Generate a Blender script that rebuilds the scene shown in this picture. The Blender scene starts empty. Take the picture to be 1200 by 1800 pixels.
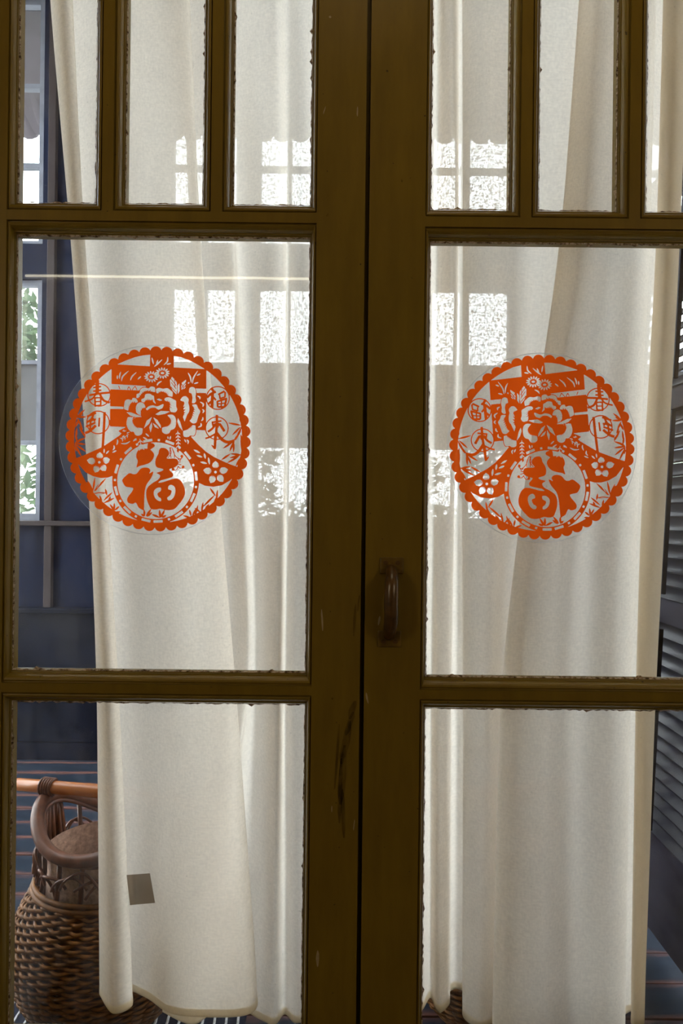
import bpy, bmesh, math, random
import numpy as np
from mathutils import Vector, Matrix
random.seed(7); np.random.seed(7)
scene = bpy.context.scene
COL = scene.collection

# ------------------------------------------------------------------ camera, sky, exposure
EYE, DIST, F = 1.25, 1.30, 1300.0          # eye height, distance to the door face, focal length in pixels of a 1200 x 1800 frame
ROLL = 0.0113
cam_d = bpy.data.cameras.new('camera'); cam = bpy.data.objects.new('camera', cam_d); COL.objects.link(cam)
cam_d.sensor_fit = 'VERTICAL'; cam_d.sensor_height = 36.0; cam_d.sensor_width = 24.0
cam_d.lens = F / 1800 * 36.0; cam_d.clip_start = .02; cam_d.clip_end = 200
cam.matrix_world = Matrix.Translation((0, -DIST, EYE)) @ Matrix.Rotation(math.pi / 2, 4, 'X') @ Matrix.Rotation(ROLL, 4, 'Z')
scene.camera = cam
world = bpy.data.worlds.new('sky'); scene.world = world; world.use_nodes = True
bg = world.node_tree.nodes['Background']
bg.inputs[0].default_value = (.90, .95, 1.0, 1); bg.inputs[1].default_value = 13.0      # bright overcast sky
scene.view_settings.view_transform = 'Standard'; scene.view_settings.look = 'None'
scene.view_settings.exposure = 0.0; scene.view_settings.gamma = 1.0; scene.view_settings.use_curve_mapping = False
cy = scene.cycles
cy.max_bounces = 8; cy.diffuse_bounces = 5; cy.glossy_bounces = 3; cy.transmission_bounces = 6; cy.transparent_max_bounces = 24
cy.use_adaptive_sampling = True; cy.adaptive_threshold = .02
cy.caustics_reflective = False; cy.caustics_refractive = False
try: cy.use_denoising = True
except Exception: pass

def PW(x, y, Y):
    """photo pixel and depth behind the door face -> point in the room (camera roll taken out)"""
    dx, dy = x - 600, y - 900
    k = (DIST + Y) / F
    return Vector(((dx + ROLL * dy) * k, Y, EYE - (dy - ROLL * dx) * k))

# ------------------------------------------------------------------ helpers
def setp(o, label=None, cat=None, group=None, kind=None):
    if label: o['label'] = label
    if cat: o['category'] = cat
    if group: o['group'] = group
    if kind: o['kind'] = kind
    return o
def link(name, me, mat, parent=None):
    o = bpy.data.objects.new(name, me); COL.objects.link(o)
    if mat is not None and not me.materials: me.materials.append(mat)
    if parent is not None: o.parent = parent
    return o
def empty(name, loc=(0, 0, 0)):
    o = bpy.data.objects.new(name, None); COL.objects.link(o); o.location = loc; o.empty_display_size = .05
    return o
class MB:
    def __init__(s): s.v = []; s.f = []
    def box(s, x0, x1, y0, y1, z0, z1):
        b = len(s.v)
        s.v += [(x0, y0, z0), (x1, y0, z0), (x1, y1, z0), (x0, y1, z0), (x0, y0, z1), (x1, y0, z1), (x1, y1, z1), (x0, y1, z1)]
        s.f += [(b, b + 3, b + 2, b + 1), (b + 4, b + 5, b + 6, b + 7), (b, b + 1, b + 5, b + 4), (b + 1, b + 2, b + 6, b + 5), (b + 2, b + 3, b + 7, b + 6), (b + 3, b, b + 4, b + 7)]
        return s
    def tube(s, pts, r, n=8, closed=False, cap=True):
        P = [Vector(p) for p in pts]; m = len(P); b = len(s.v)
        prev = None
        for i, p in enumerate(P):
            if closed: d = P[(i + 1) % m] - P[i - 1]
            else: d = P[min(i + 1, m - 1)] - P[max(i - 1, 0)]
            if d.length < 1e-9: d = Vector((0, 0, 1))
            d.normalize()
            if prev is None:
                a = Vector((0, 0, 1)) if abs(d.z) < .9 else Vector((1, 0, 0))
                u = d.cross(a).normalized()
            else:
                u = (prev - d * prev.dot(d)).normalized()
            prev = u; w = d.cross(u)
            rr = r[i] if hasattr(r, '__len__') else r
            for k in range(n):
                t = 2 * math.pi * k / n
                s.v.append(tuple(p + u * (rr * math.cos(t)) + w * (rr * math.sin(t))))
        for i in range(m if closed else m - 1):
            j = (i + 1) % m
            for k in range(n):
                l = (k + 1) % n
                s.f.append((b + i * n + k, b + i * n + l, b + j * n + l, b + j * n + k))
        if cap and not closed:
            s.f.append(tuple(b + k for k in range(n))[::-1]); s.f.append(tuple(b + (m - 1) * n + k for k in range(n)))
        return s
    def lathe(s, prof, n=32, c=(0, 0)):
        b = len(s.v); m = len(prof)
        for r, z in prof:
            for k in range(n):
                t = 2 * math.pi * k / n; s.v.append((c[0] + r * math.cos(t), c[1] + r * math.sin(t), z))
        for i in range(m - 1):
            for k in range(n):
                l = (k + 1) % n; s.f.append((b + i * n + k, b + i * n + l, b + (i + 1) * n + l, b + (i + 1) * n + k))
        return s
    def mesh(s, name, smooth=False, bevel=0):
        me = bpy.data.meshes.new(name); me.from_pydata([tuple(v) for v in s.v], [], s.f); me.update()
        if bevel:
            bm = bmesh.new(); bm.from_mesh(me)
            bmesh.ops.bevel(bm, geom=list(bm.edges), offset=bevel, segments=2, affect='EDGES', profile=.5, clamp_overlap=True)
            bm.to_mesh(me); bm.free()
        if smooth:
            me.polygons.foreach_set('use_smooth', [True] * len(me.polygons))
        return me
    def build(s, name, mat, parent=None, smooth=False, bevel=0):
        return link(name, s.mesh(name, smooth, bevel), mat, parent)
def bx(name, mat, x0, x1, y0, y1, z0, z1, parent=None, bevel=0):
    return MB().box(x0, x1, y0, y1, z0, z1).build(name, mat, parent, False, bevel)

# ------------------------------------------------------------------ materials
class NT:
    def __init__(s, name):
        s.m = bpy.data.materials.new(name); s.m.use_nodes = True; s.t = s.m.node_tree
        s.t.nodes.clear(); s.out = s.t.nodes.new('ShaderNodeOutputMaterial')
    def n(s, typ, **kw):
        x = s.t.nodes.new('ShaderNode' + typ)
        for k, v in kw.items(): setattr(x, k, v)
        return x
    def l(s, a, b): s.t.links.new(a, b)
    def noise(s, scale, detail=3, rough=.5, vec=None, dist=0):
        x = s.n('TexNoise'); x.inputs['Scale'].default_value = scale; x.inputs['Detail'].default_value = detail
        x.inputs['Roughness'].default_value = rough; x.inputs['Distortion'].default_value = dist
        if vec is not None: s.l(vec, x.inputs['Vector'])
        return x.outputs['Fac']
    def coord(s, kind='Object', scale=(1, 1, 1)):
        c = s.n('TexCoord'); m = s.n('Mapping'); m.inputs['Scale'].default_value = scale
        s.l(c.outputs[kind], m.inputs['Vector']); return m.outputs['Vector']
    def ramp(s, fac, stops):
        r = s.n('ValToRGB'); e = r.color_ramp.elements
        while len(e) < len(stops): e.new(.5)
        for i, (p, c) in enumerate(stops):
            e[i].position = p; e[i].color = (c, c, c, 1) if not hasattr(c, '__len__') else (*c, 1)
        s.l(fac, r.inputs['Fac']); return r.outputs['Color']
    def mix(s, fac, a, b):
        x = s.n('Mix', data_type='RGBA')
        for sock, v in ((x.inputs[0], fac), (x.inputs[6], a), (x.inputs[7], b)):
            if hasattr(v, 'is_output'): s.l(v, sock)
            elif hasattr(v, '__len__'): sock.default_value = (*v, 1)
            else: sock.default_value = v
        return x.outputs[2]
    def math(s, op, a, b=0):
        x = s.n('Math', operation=op)
        for sock, v in ((x.inputs[0], a), (x.inputs[1], b)):
            if hasattr(v, 'is_output'): s.l(v, sock)
            else: sock.default_value = v
        return x.outputs[0]
    def bump(s, h, strength=.3, dist=.002):
        x = s.n('Bump'); x.inputs['Strength'].default_value = strength; x.inputs['Distance'].default_value = dist
        s.l(h, x.inputs['Height']); return x.outputs['Normal']
    def principled(s, col, rough=.5, normal=None, spec=.5, metal=0):
        p = s.n('BsdfPrincipled')
        for k, v in (('Base Color', col), ('Roughness', rough), ('Metallic', metal), ('Specular IOR Level', spec)):
            if hasattr(v, 'is_output'): s.l(v, p.inputs[k])
            elif hasattr(v, '__len__'): p.inputs[k].default_value = (*v, 1)
            else: p.inputs[k].default_value = v
        if normal is not None: s.l(normal, p.inputs['Normal'])
        s.l(p.outputs[0], s.out.inputs['Surface']); return p
    def bsdf(s, typ, col, rough=None):
        b = s.n('Bsdf' + typ)
        if hasattr(col, 'is_output'): s.l(col, b.inputs['Color'])
        else: b.inputs['Color'].default_value = (*col, 1)
        if rough is not None: b.inputs['Roughness'].default_value = rough
        return b.outputs[0]
    def mixs(s, fac, a, b):
        x = s.n('MixShader')
        if hasattr(fac, 'is_output'): s.l(fac, x.inputs[0])
        else: x.inputs[0].default_value = fac
        s.l(a, x.inputs[1]); s.l(b, x.inputs[2]); return x.outputs[0]
def simple(name, col, rough=.6, var=.25, scale=8, bump=.15, spec=.4, stretch=(1, 1, 1), metal=0, detail=4):
    t = NT(name); v = t.coord('Object', stretch); f = t.noise(scale, detail, .6, v)
    lo = tuple(c * (1 - var) for c in col); hi = tuple(min(1, c * (1 + var)) for c in col)
    t.principled(t.ramp(f, [(.3, lo), (.7, hi)]), rough, t.bump(f, bump), spec, metal)
    return t.m
M = {}
def door_paint():
    t = NT('olive_door_paint'); v = t.coord('Object', (1, 1, .18)); v2 = t.coord('Object')
    f = t.noise(26, 6, .65, v); g = t.noise(3.2, 4, .6, v2); h = t.noise(90, 2, .5, v2); k = t.noise(7, 5, .7, t.coord('Object', (1, 1, .3)))
    base = t.mix(t.ramp(f, [(.3, 0.), (.7, 1.)]), (.168, .110, .010), (.226, .152, .015))
    base = t.mix(t.ramp(g, [(.35, 0.), (.75, .45)]), base, (.150, .090, .008))
    base = t.mix(t.ramp(k, [(.66, 0.), (.76, .65)]), base, (.065, .040, .006))          # grubby smears
    base = t.mix(t.ramp(h, [(.735, 0.), (.75, .7)]), base, (.02, .013, .006))           # specks
    p = t.principled(base, t.ramp(g, [(.3, .34), (.7, .5)]), t.bump(f, .22, .0012), .35)
    return t.m
M['door'] = door_paint()
M['chip'] = simple('pale_undercoat', (.36, .29, .17), .7, .2, 60)
def smear():
    t = NT('grubby_smear'); f = t.noise(55, 4, .6, t.coord('Object', (1, 1, .3)))
    t.l(t.mixs(t.ramp(f, [(.3, .08), (.7, .55)]), t.bsdf('Transparent', (1, 1, 1)), t.bsdf('Diffuse', (.05, .031, .005))), t.out.inputs['Surface']); return t.m
M['smear'] = smear()
M['plate'] = simple('painted_iron_plate', (.135, .082, .012), .35, .35, 60, .3, .5)
M['handle'] = simple('worn_painted_iron', (.085, .043, .010), .3, .45, 60, .3, .6)
def putty():
    t = NT('cracked_putty'); f = t.noise(120, 4, .7, t.coord('Object'))
    t.principled(t.ramp(f, [(.36, (.05, .028, .012)), (.46, (.30, .22, .14)), (.58, (.60, .52, .42))]), .8, t.bump(f, .4)); return t.m
M['putty'] = putty()
def glass(name, dust=.05, gloss=.05):
    t = NT(name); v = t.coord('Object')
    n = t.noise(2.2, 3, .55, v); g = t.n('BsdfGlossy'); g.inputs['Color'].default_value = (1, 1, 1, 1); g.inputs['Roughness'].default_value = .012
    t.l(t.bump(n, .05, .004), g.inputs['Normal'])
    s = t.mixs(gloss, t.bsdf('Transparent', (.975, .985, .98)), g.outputs[0])
    d = t.noise(9, 8, .72, t.coord('Object', (1, 1, .5))); e = t.noise(160, 2, .5, v)
    f = t.math('ADD', t.math('MULTIPLY', t.ramp(d, [(.42, 0.), (.75, 1.)]), dust), t.math('MULTIPLY', t.ramp(e, [(.72, 0.), (.78, 1.)]), dust * 2.2))
    s = t.mixs(f, s, t.mixs(.6, t.bsdf('Diffuse', (.75, .75, .75)), t.bsdf('Translucent', (.85, .87, .92))))
    t.l(s, t.out.inputs['Surface']); return t.m
M['glass'] = glass('dusty_old_glass', .055)
M['clean_glass'] = glass('window_glass', .015, .04)
def frosted():
    t = NT('whitened_glass'); f = t.noise(7, 5, .6, t.coord('Object'))
    t.l(t.mixs(.25, t.bsdf('Translucent', t.ramp(f, [(.3, (.075, .075, .08)), (.6, (.11, .11, .115))])), t.bsdf('Diffuse', (.55, .55, .57))), t.out.inputs['Surface']); return t.m
M['frosted'] = frosted()
def cloth(name, thr, col, weave=420):
    t = NT(name); c = t.coord('UV', (weave * .35, weave, 1))
    a = t.noise(1.0, 2, .6, c); b = t.noise(1.0, 2, .6, t.coord('UV', (weave, weave * .35, 1)))
    w = t.math('MULTIPLY', t.math('ADD', a, b), .5)
    big = t.noise(5, 4, .6, t.coord('Object', (1, 1, .35)))
    tr = t.bsdf('Transparent', (1, 1, 1))
    cc = t.mix(t.ramp(big, [(.3, 0.), (.7, 1.)]), tuple(x * .95 for x in col), col)
    tl = t.bsdf('Translucent', cc); df = t.bsdf('Diffuse', cc)
    body = t.mixs(.30, tl, df)
    t.l(t.mixs(t.ramp(w, [(.40, 1 - thr * 2.0), (.61, 1.0)]), tr, body), t.out.inputs['Surface'])
    return t.m
M['sheer'] = cloth('sheer_white_voile', .058, (.95, .875, .775), 300)
M['hem'] = cloth('doubled_voile_hem', .03, (.95, .885, .77))
M['patch'] = cloth('brown_cloth_patch', .02, (.30, .235, .165))
def vinyl():
    t = NT('orange_red_film'); 
    s = t.mixs(.72, t.bsdf('Diffuse', (.97, .10, .004)), t.bsdf('Translucent', (1.0, .125, .004)))
    g = t.n('BsdfGlossy'); g.inputs['Roughness'].default_value = .15
    s = t.mixs(.12, s, t.bsdf('Transparent', (1, .20, .05)))
    s = t.mixs(.03, s, g.outputs[0])
    t.l(s, t.out.inputs['Surface']); return t.m
M['vinyl'] = vinyl()
def film():
    t = NT('clear_backing_film'); g = t.n('BsdfGlossy'); g.inputs['Roughness'].default_value = .2
    s = t.mixs(.03, t.bsdf('Transparent', (.97, .97, .97)), g.outputs[0])
    s = t.mixs(.055, s, t.bsdf('Translucent', (.9, .93, 1)))
    t.l(s, t.out.inputs['Surface']); return t.m
M['film'] = film()
M['film_edge'] = simple('film_edge', (.7, .75, .85), .3, .1)
def planks():
    t = NT('worn_navy_floor_paint')
    c = t.n('TexCoord'); sx = t.n('SeparateXYZ'); t.l(c.outputs['Object'], sx.inputs[0])
    e = t.math('MULTIPLY', t.math('ABSOLUTE', sx.outputs['Y']), 1 / .069)           # 0 mid plank .. 1 at its edge
    n = t.noise(2.4, 6, .75, t.coord('Object', (1, 4, 1))); k = t.noise(30, 4, .6, t.coord('Object', (.2, 1, 1)))
    w = t.math('ADD', t.math('MULTIPLY', e, .52), t.math('MULTIPLY', n, .85))
    col = t.mix(t.ramp(k, [(.3, 0.), (.7, 1.)]), (.009, .015, .026), (.019, .029, .046))
    col = t.mix(t.ramp(w, [(.77, 0.), (.95, 1.)]), col, (.135, .062, .052))
    t.principled(col, .5, t.bump(k, .25), .08); return t.m
M['plank'] = planks()
M['navy'] = simple('navy_wall_boards', (.0060, .0095, .027), .55, .35, 9, .2, .08, (1, 1, .2))
M['dado'] = simple('dark_navy_dado', (.0028, .0042, .011), .5, .4, 9, .2, .08)
M['brown_post'] = simple('brown_post', (.035, .026, .027), .5, .3, 14, .2, .15, (1, 1, .2))
M['sash'] = simple('grey_blue_window_paint', (.16, .17, .21), .5, .2, 12, .15)
M['plaster'] = simple('pale_plaster', (.70, .66, .58), .85, .08, 3)
M['ceil'] = simple('white_ceiling_boards', (.78, .76, .72), .8, .06, 3)
M['room_wall'] = simple('dim_room_plaster', (.22, .18, .13), .85, .1, 3)
M['room_floor'] = simple('dark_room_boards', (.09, .055, .03), .5, .3, 6)
M['shutter'] = simple('charcoal_shutter_paint', (.020, .019, .027), .5, .45, 22, .25, .05, (1, .25, 1))
M['slat'] = simple('charcoal_slat_paint', (.013, .0125, .018), .36, .5, 30, .3, .2, (1, .2, 1))
M['cane'] = simple('honey_rattan_cane', (.42, .125, .016), .3, .3, 16, .15, .45, (.3, 1, 1))
M['wicker'] = simple('brown_wicker', (.205, .085, .024), .55, .5, 30, .3, .15)
M['wicker_dark'] = simple('dark_rattan', (.145, .050, .022), .4, .4, 40, .2, .3)
M['liner'] = simple('woven_liner', (.60, .40, .30), .75, .35, 90, .6, .3)
M['rug'] = simple('navy_rug', (.018, .024, .045), .95, .4, 200, .6, .1)
M['stripe'] = simple('white_rug_yarn', (.72, .72, .74), .95, .2, 150, .6, .1)
M['bark'] = simple('bark', (.10, .07, .05), .9, .3, 8)
M['grass'] = simple('pale_garden_paving', (.34, .34, .33), .95, .4, 4)
M['tile'] = simple('dark_roof_tile', (.085, .070, .085), .7, .3, 6)
M['metal'] = simple('brass_rod', (.35, .26, .12), .35, .2, 20, .05, .5, (1, 1, 1), 1)
M['lamp_metal'] = simple('lamp_metal', (.25, .22, .18), .4, .1)
def leafm(col):
    t = NT('foliage'); f = t.noise(1.3, 3, .6, t.coord('Object'))
    c = t.ramp(f, [(.3, tuple(x * .7 for x in col)), (.7, col)])
    t.l(t.mixs(.35, t.bsdf('Diffuse', c), t.bsdf('Translucent', c)), t.out.inputs['Surface']); return t.m
M['leaf'] = leafm((.075, .105, .06))
def emit(name, col, s):
    t = NT(name); e = t.n('Emission'); e.inputs[0].default_value = (*col, 1); e.inputs[1].default_value = s
    t.l(e.outputs[0], t.out.inputs['Surface']); return t.m
M['fill_glow'] = emit('fill_globe_glow', (1.0, .82, .55), 58.0)  # glow of the two added fill globes
# ---------------------------------------------------------------- paper-cut sticker drawing (sheet units = mm)
STK_C = (277.8, 771.5)
STK_SS = 4                      # samples per unit while painting
STK_H = 168
class Sheet:
    def __init__(s):
        n = 2 * STK_H * STK_SS
        s.n = n; s.a = np.zeros((n, n), dtype=bool)
    def fill(s, pts, v):
        p = (np.asarray(pts, float) - (STK_C[0] - STK_H, STK_C[1] - STK_H)) * STK_SS
        x0, y0 = np.floor(p.min(0)).astype(int); x1, y1 = np.ceil(p.max(0)).astype(int) + 1
        x0 = max(x0, 0); y0 = max(y0, 0); x1 = min(x1, s.n); y1 = min(y1, s.n)
        if x1 <= x0 or y1 <= y0: return
        gx = np.arange(x0, x1) + .5; gy = np.arange(y0, y1) + .5
        m = np.zeros((len(gy), len(gx)), dtype=bool)
        q = np.roll(p, -1, 0)
        for (ax, ay), (bx, by) in zip(p, q):
            if ay == by: continue
            lo, hi = (ay, by) if ay < by else (by, ay)
            r = np.where((gy >= lo) & (gy < hi))[0]
            if len(r) == 0: continue
            xs = ax + (gy[r] - ay) * (bx - ax) / (by - ay)
            m[r] ^= gx[None, :] > xs[:, None]
        s.a[y0:y1, x0:x1][m] = v
def crom(pts, k=6, closed=True):
    P = [np.array(p, float) for p in pts]; n = len(P); out = []
    rng = range(n) if closed else range(n - 1)
    for i in rng:
        if closed: a, b, c, d = P[i - 1], P[i], P[(i + 1) % n], P[(i + 2) % n]
        else: a, b, c, d = P[max(i - 1, 0)], P[i], P[i + 1], P[min(i + 2, n - 1)]
        for j in range(k):
            t = j / k
            out.append(.5 * ((2 * b) + (c - a) * t + (2 * a - 5 * b + 4 * c - d) * t * t + (3 * b - a - 3 * c + d) * t ** 3))
    if not closed: out.append(P[-1])
    return np.array(out)
QO = {'TL': (110, 600), 'TR': (270, 600), 'BL': (110, 760), 'BR': (270, 760)}
def Q(q, pts):
    o = QO[q]; return [(o[0] + x / 6.6667, o[1] + y / 6.6667) for x, y in pts]
def draw_sticker():
    S = Sheet()
    cx, cy = STK_C
    def circ(c, r, v, ry=None, n=48):
        t = np.arange(n) * 2 * math.pi / n
        S.fill(np.stack([c[0] + r * np.cos(t), c[1] + (ry or r) * np.sin(t)], 1), v)
    def poly(q, pts, v, smooth=False):
        p = Q(q, pts) if q else pts
        S.fill(crom(p) if smooth else p, v)
    def stroke(q, pts, w, v, taper=(1, 1), smooth=True):          # w in photo-zoom units when q is given
        p = Q(q, pts) if q else pts
        ww = w / 6.6667 if q else w
        p = crom(p, 6, False) if smooth and len(p) > 2 else np.array(p, float)
        d = np.gradient(p, axis=0); d /= (np.linalg.norm(d, axis=1, keepdims=True) + 1e-9)
        nrm = np.stack([-d[:, 1], d[:, 0]], 1)
        t = np.linspace(0, 1, len(p))
        if taper == 'leaf':
            k = 8; t = np.linspace(0, 1, 9)
            p = np.stack([np.interp(t, np.linspace(0, 1, len(p)), p[:, i]) for i in (0, 1)], 1)
            d = np.gradient(p, axis=0); d /= (np.linalg.norm(d, axis=1, keepdims=True) + 1e-9)
            nrm = np.stack([-d[:, 1], d[:, 0]], 1)
            h = np.sin(np.pi * np.clip(t, .02, .98)) ** .8
        else:
            h = taper[0] + (taper[1] - taper[0]) * t
        h = (h * ww / 2)[:, None]
        S.fill(np.concatenate([p + nrm * h, (p - nrm * h)[::-1]]), v)
    def ring(q, c, r, w, v):
        o = Q(q, [c])[0]; r /= 6.6667; w /= 6.6667
        t = np.linspace(0, 2 * math.pi, 49)
        pts = np.concatenate([np.stack([o[0] + (r + w / 2) * np.cos(t), o[1] + (r + w / 2) * np.sin(t)], 1),
                              np.stack([o[0] + (r - w / 2) * np.cos(t), o[1] + (r - w / 2) * np.sin(t)], 1)[::-1]])
        S.fill(pts, v)
    # scalloped border ring
    for i in range(50):
        a = 2 * math.pi * (i + .3) / 50
        circ((cx + 152.6 * math.cos(a), cy + 152.6 * math.sin(a)), 10.2, 1, n=24)
    circ(STK_C, 154.5, 1, n=160)
    circ(STK_C, 147.6, 0, n=160)
    # great character strokes
    poly('', [(196, 640), (210, 630), (230, 621), (264, 617), (305, 617), (332, 629), (352, 642), (362.5, 649), (362.5, 683.3), (343, 682.8), (265, 679), (196, 675)], 1)
    poly('TL', [(640, 270), (740, 225), (850, 185), (940, 165), (1027, 157), (1022, 292)], 0)
    poly('TR', [(235, 170), (330, 188), (430, 228), (520, 275), (600, 325), (235, 306)], 0)
    poly('', [(194, 684.3), (362.3, 691), (362, 756.5), (193, 749.5)], 1)
    poly('', [(258, 676), (338, 680), (338, 692), (250, 690)], 1)
    poly('', [(192, 714), (217, 715), (217, 719), (192, 718.6)], 0)
    poly('TR', [(460, 560), (625, 560), (625, 602), (500, 605), (480, 575)], 0)
    poly('', Q('BL', [(690, 20), (470, 170), (245, 270), (150, 305), (120, 320), (160, 345), (270, 470), (360, 515), (450, 535), (530, 530), (590, 508)]) +
         [(206, 868), (342, 868)] + Q('BR', [(530, 592), (600, 625), (700, 638), (800, 620), (900, 560), (962, 488), (1010, 430), (990, 410), (860, 360), (710, 290), (610, 225), (520, 140), (440, 55), (440, -40), (200, -120), (-300, -120)]), 1)
    # ring round the character in the middle
    cc = (273.5, 845)
    circ(cc, 76.3, 1, n=120); circ(cc, 67.4, 0, n=120)
    # dashes and dots in it
    for (q, L) in (('BL', [(770, 215, 1), (687, 317, 0), (637, 430, 1), (613, 558, 0), (628, 685, 1), (676, 803, 0), (760, 905, 1), (858, 985, 0), (977, 1030, 1), (1118, 1040, 1), (1000, 103, 1), (875, 148, 0)]),
                   ('BR', [(178, 1015, 0), (293, 955, 1), (385, 870, 0), (450, 760, 1), (488, 640, 0), (487, 515, 1), (457, 388, 0), (385, 280, 1), (295, 190, 0), (185, 130, 1), (60, 100, 0)])):
        for x, y, lg in L:
            p = np.array(Q(q, [(x, y)])[0]); d = p - cc; d /= np.linalg.norm(d); p = np.array(cc) + d * 71.6; t = np.array([-d[1], d[0]])
            a, b = (8, 2.2) if lg else (2, 1.9)
            S.fill([p + t * a + d * b, p - t * a + d * b, p - t * a - d * b, p + t * a - d * b], 0)
    # middle character
    poly('BL', [(905, 190), (870, 235), (862, 290), (880, 335), (866, 410), (900, 395), (960, 380), (1020, 355), (1060, 310), (1072, 260), (1050, 222), (1010, 195), (955, 190)], 1, True)
    poly('BL', [(1000, 130), (1060, 130), (1080, 160), (1045, 190), (1000, 215)], 1, True)
    poly('BL', [(870, 480), (910, 430), (960, 412), (1010, 420), (1028, 450), (1015, 482), (1062, 460), (1040, 530), (985, 610), (965, 680), (958, 760), (952, 905), (930, 905), (890, 880), (858, 825), (820, 838), (770, 825), (755, 790), (770, 750), (815, 690), (825, 655), (790, 645), (740, 635), (710, 595), (700, 555), (740, 510), (785, 478), (830, 490)], 1, True)
    poly('BR', [(60, 590), (120, 580), (200, 552), (270, 540), (310, 560), (340, 600), (365, 670), (362, 740), (330, 800), (290, 850), (250, 893), (200, 910), (140, 910), (80, 895), (20, 905), (-30, 895), (-57, 850), (-82, 780), (-87, 700), (-67, 640), (-7, 590), (43, 560), (70, 530), (72, 500), (35, 475), (90, 455), (112, 432), (40, 410), (20, 370), (25, 310), (55, 250), (65, 205), (90, 182), (140, 188), (175, 220), (180, 262), (155, 305), (255, 308), (285, 335), (285, 375), (245, 410), (185, 432), (205, 462), (228, 490), (218, 522), (150, 545), (80, 566)], 1, True)
    poly('BR', [(48, 592), (85, 562), (150, 548), (205, 535), (225, 545), (180, 560), (120, 578)], 0)
    poly('BR', [(83, 650), (43, 650), (8, 680), (0, 720), (18, 770), (53, 800), (85, 805), (85, 775), (58, 755), (43, 720), (63, 700), (83, 685)], 0, True)
    poly('BR', [(175, 630), (205, 615), (245, 640), (255, 690), (240, 750), (205, 790), (170, 795), (160, 765), (195, 735), (210, 690), (195, 675), (170, 665)], 0, True)
    # dark curls beside it
    for P_ in ([(205, 170), (190, 230), (205, 300)], [(185, 175), (205, 240), (165, 300)], [(215, 185), (240, 240), (245, 300)], [(215, 180), (250, 270), (300, 310), (335, 295), (330, 270)], [(285, 310), (310, 330), (325, 300)],
               [(285, 400), (265, 440), (225, 445), (215, 430)], [(285, 395), (310, 420), (350, 415), (345, 400)], [(280, 350), (320, 345)], [(280, 370), (325, 380)]):
        stroke('BR', P_, 9, 1)
    for c in ((330, 280), (345, 405), (228, 433)):
        o = Q('BR', [c])[0]; circ(o, 2.5, 1, n=14)
    poly('BR', [(275, 195), (300, 205), (290, 240), (270, 220)], 1)
    # small plants inside the foot of the ring
    for q, a, b in (('BL', (960, 985), (955, 905)), ('BL', (960, 985), (920, 955)), ('BL', (975, 985), (1040, 895)), ('BL', (985, 990), (1050, 935)), ('BL', (1140, 1000), (1045, 960)), ('BL', (1140, 1000), (1135, 905)), ('BL', (1150, 1000), (1195, 910)), ('BR', (85, 1000), (130, 905)), ('BR', (95, 1000), (150, 970)), ('BR', (80, 1000), (68, 910))):
        stroke(q, [a, b], 26, 1, 'leaf', False)
    # peony petals: pale scalloped rims with fine teeth
    def petal(q, outer, inner, teeth=9, depth=.42, rim=True):
        o = crom(Q(q, outer), 5, False); i = crom(Q(q, inner), 5, False)
        if rim:
            c = np.concatenate([o, i]).mean(0)
            S.fill(np.concatenate([c + (o - c) * 1.0 + (o - c) / (np.linalg.norm(o - c, axis=1, keepdims=True) + 1e-6) * 1.3, i]), 1)
        S.fill(np.concatenate([o, i]), 0)
        oo = o[::-1]                                      # runs with the inner edge
        L = np.linspace(0, 1, len(i)); LO = np.linspace(0, 1, len(oo))
        for k in range(teeth):
            t = (k + .5) / teeth
            g = lambda tt: np.array([np.interp(tt, L, i[:, j]) for j in (0, 1)])
            tip = np.array([np.interp(t, LO, oo[:, j]) for j in (0, 1)])
            b0, b1 = g(max(t - .33 / teeth, 0)), g(min(t + .33 / teeth, 1)); m = (b0 + b1) / 2
            S.fill([b0 - (tip - m) * .08, b1 - (tip - m) * .08, m + (tip - m) * depth], 1)
    petal('TL', [(865, 665), (868, 620), (900, 605), (915, 562), (960, 540), (1005, 552), (1035, 530), (1080, 542), (1085, 595)], [(1052, 592), (980, 582), (930, 612), (893, 662)])
    petal('TL', [(1100, 605), (1095, 562), (1130, 545), (1175, 555), (1225, 548), (1260, 570), (1290, 600), (1285, 650)], [(1235, 640), (1207, 605), (1155, 590), (1115, 612)])
    petal('TL', [(718, 792), (722, 740), (735, 692), (770, 680), (808, 688), (822, 664), (860, 670), (882, 705)], [(868, 722), (805, 722), (778, 778), (772, 815)])
    petal('TL', [(928, 722), (924, 680), (958, 662), (970, 622), (1020, 614), (1052, 640), (1052, 682)], [(1030, 692), (982, 692), (952, 722)], 7)
    petal('TL', [(862, 832), (858, 780), (875, 732), (910, 714), (950, 728), (972, 772)], [(958, 782), (930, 792), (915, 842), (925, 872), (890, 862)], 6)
    petal('TL', [(975, 792), (1008, 762), (1060, 750), (1110, 762), (1180, 735), (1168, 782), (1122, 802)], [(1085, 778), (1032, 782), (990, 812)], 8)
    petal('TR', [(125, 682), (142, 660), (190, 658), (232, 680), (262, 700), (264, 760), (276, 800), (250, 832), (200, 826)], [(185, 790), (190, 740), (180, 712), (140, 702)], 8)
    poly('TL', [(748, 830), (800, 832), (850, 852), (935, 885), (850, 890), (790, 868)], 0)
    poly('TL', [(1085, 855), (1150, 815), (1260, 822), (1200, 850), (1120, 866)], 0)
    poly('TL', [(1050, 630), (1070, 640), (1075, 690), (1095, 735), (1060, 710)], 0)
    poly('TL', [(1100, 680), (1130, 670), (1170, 690), (1140, 700)], 0)
    petal('TL', [(762, 890), (748, 960), (765, 1020), (800, 1058), (832, 1060), (850, 1095), (890, 1106), (930, 1082), (938, 1020)], [(900, 1012), (860, 1002), (828, 962), (818, 920), (852, 895), (800, 884)], 11, .35)
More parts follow.
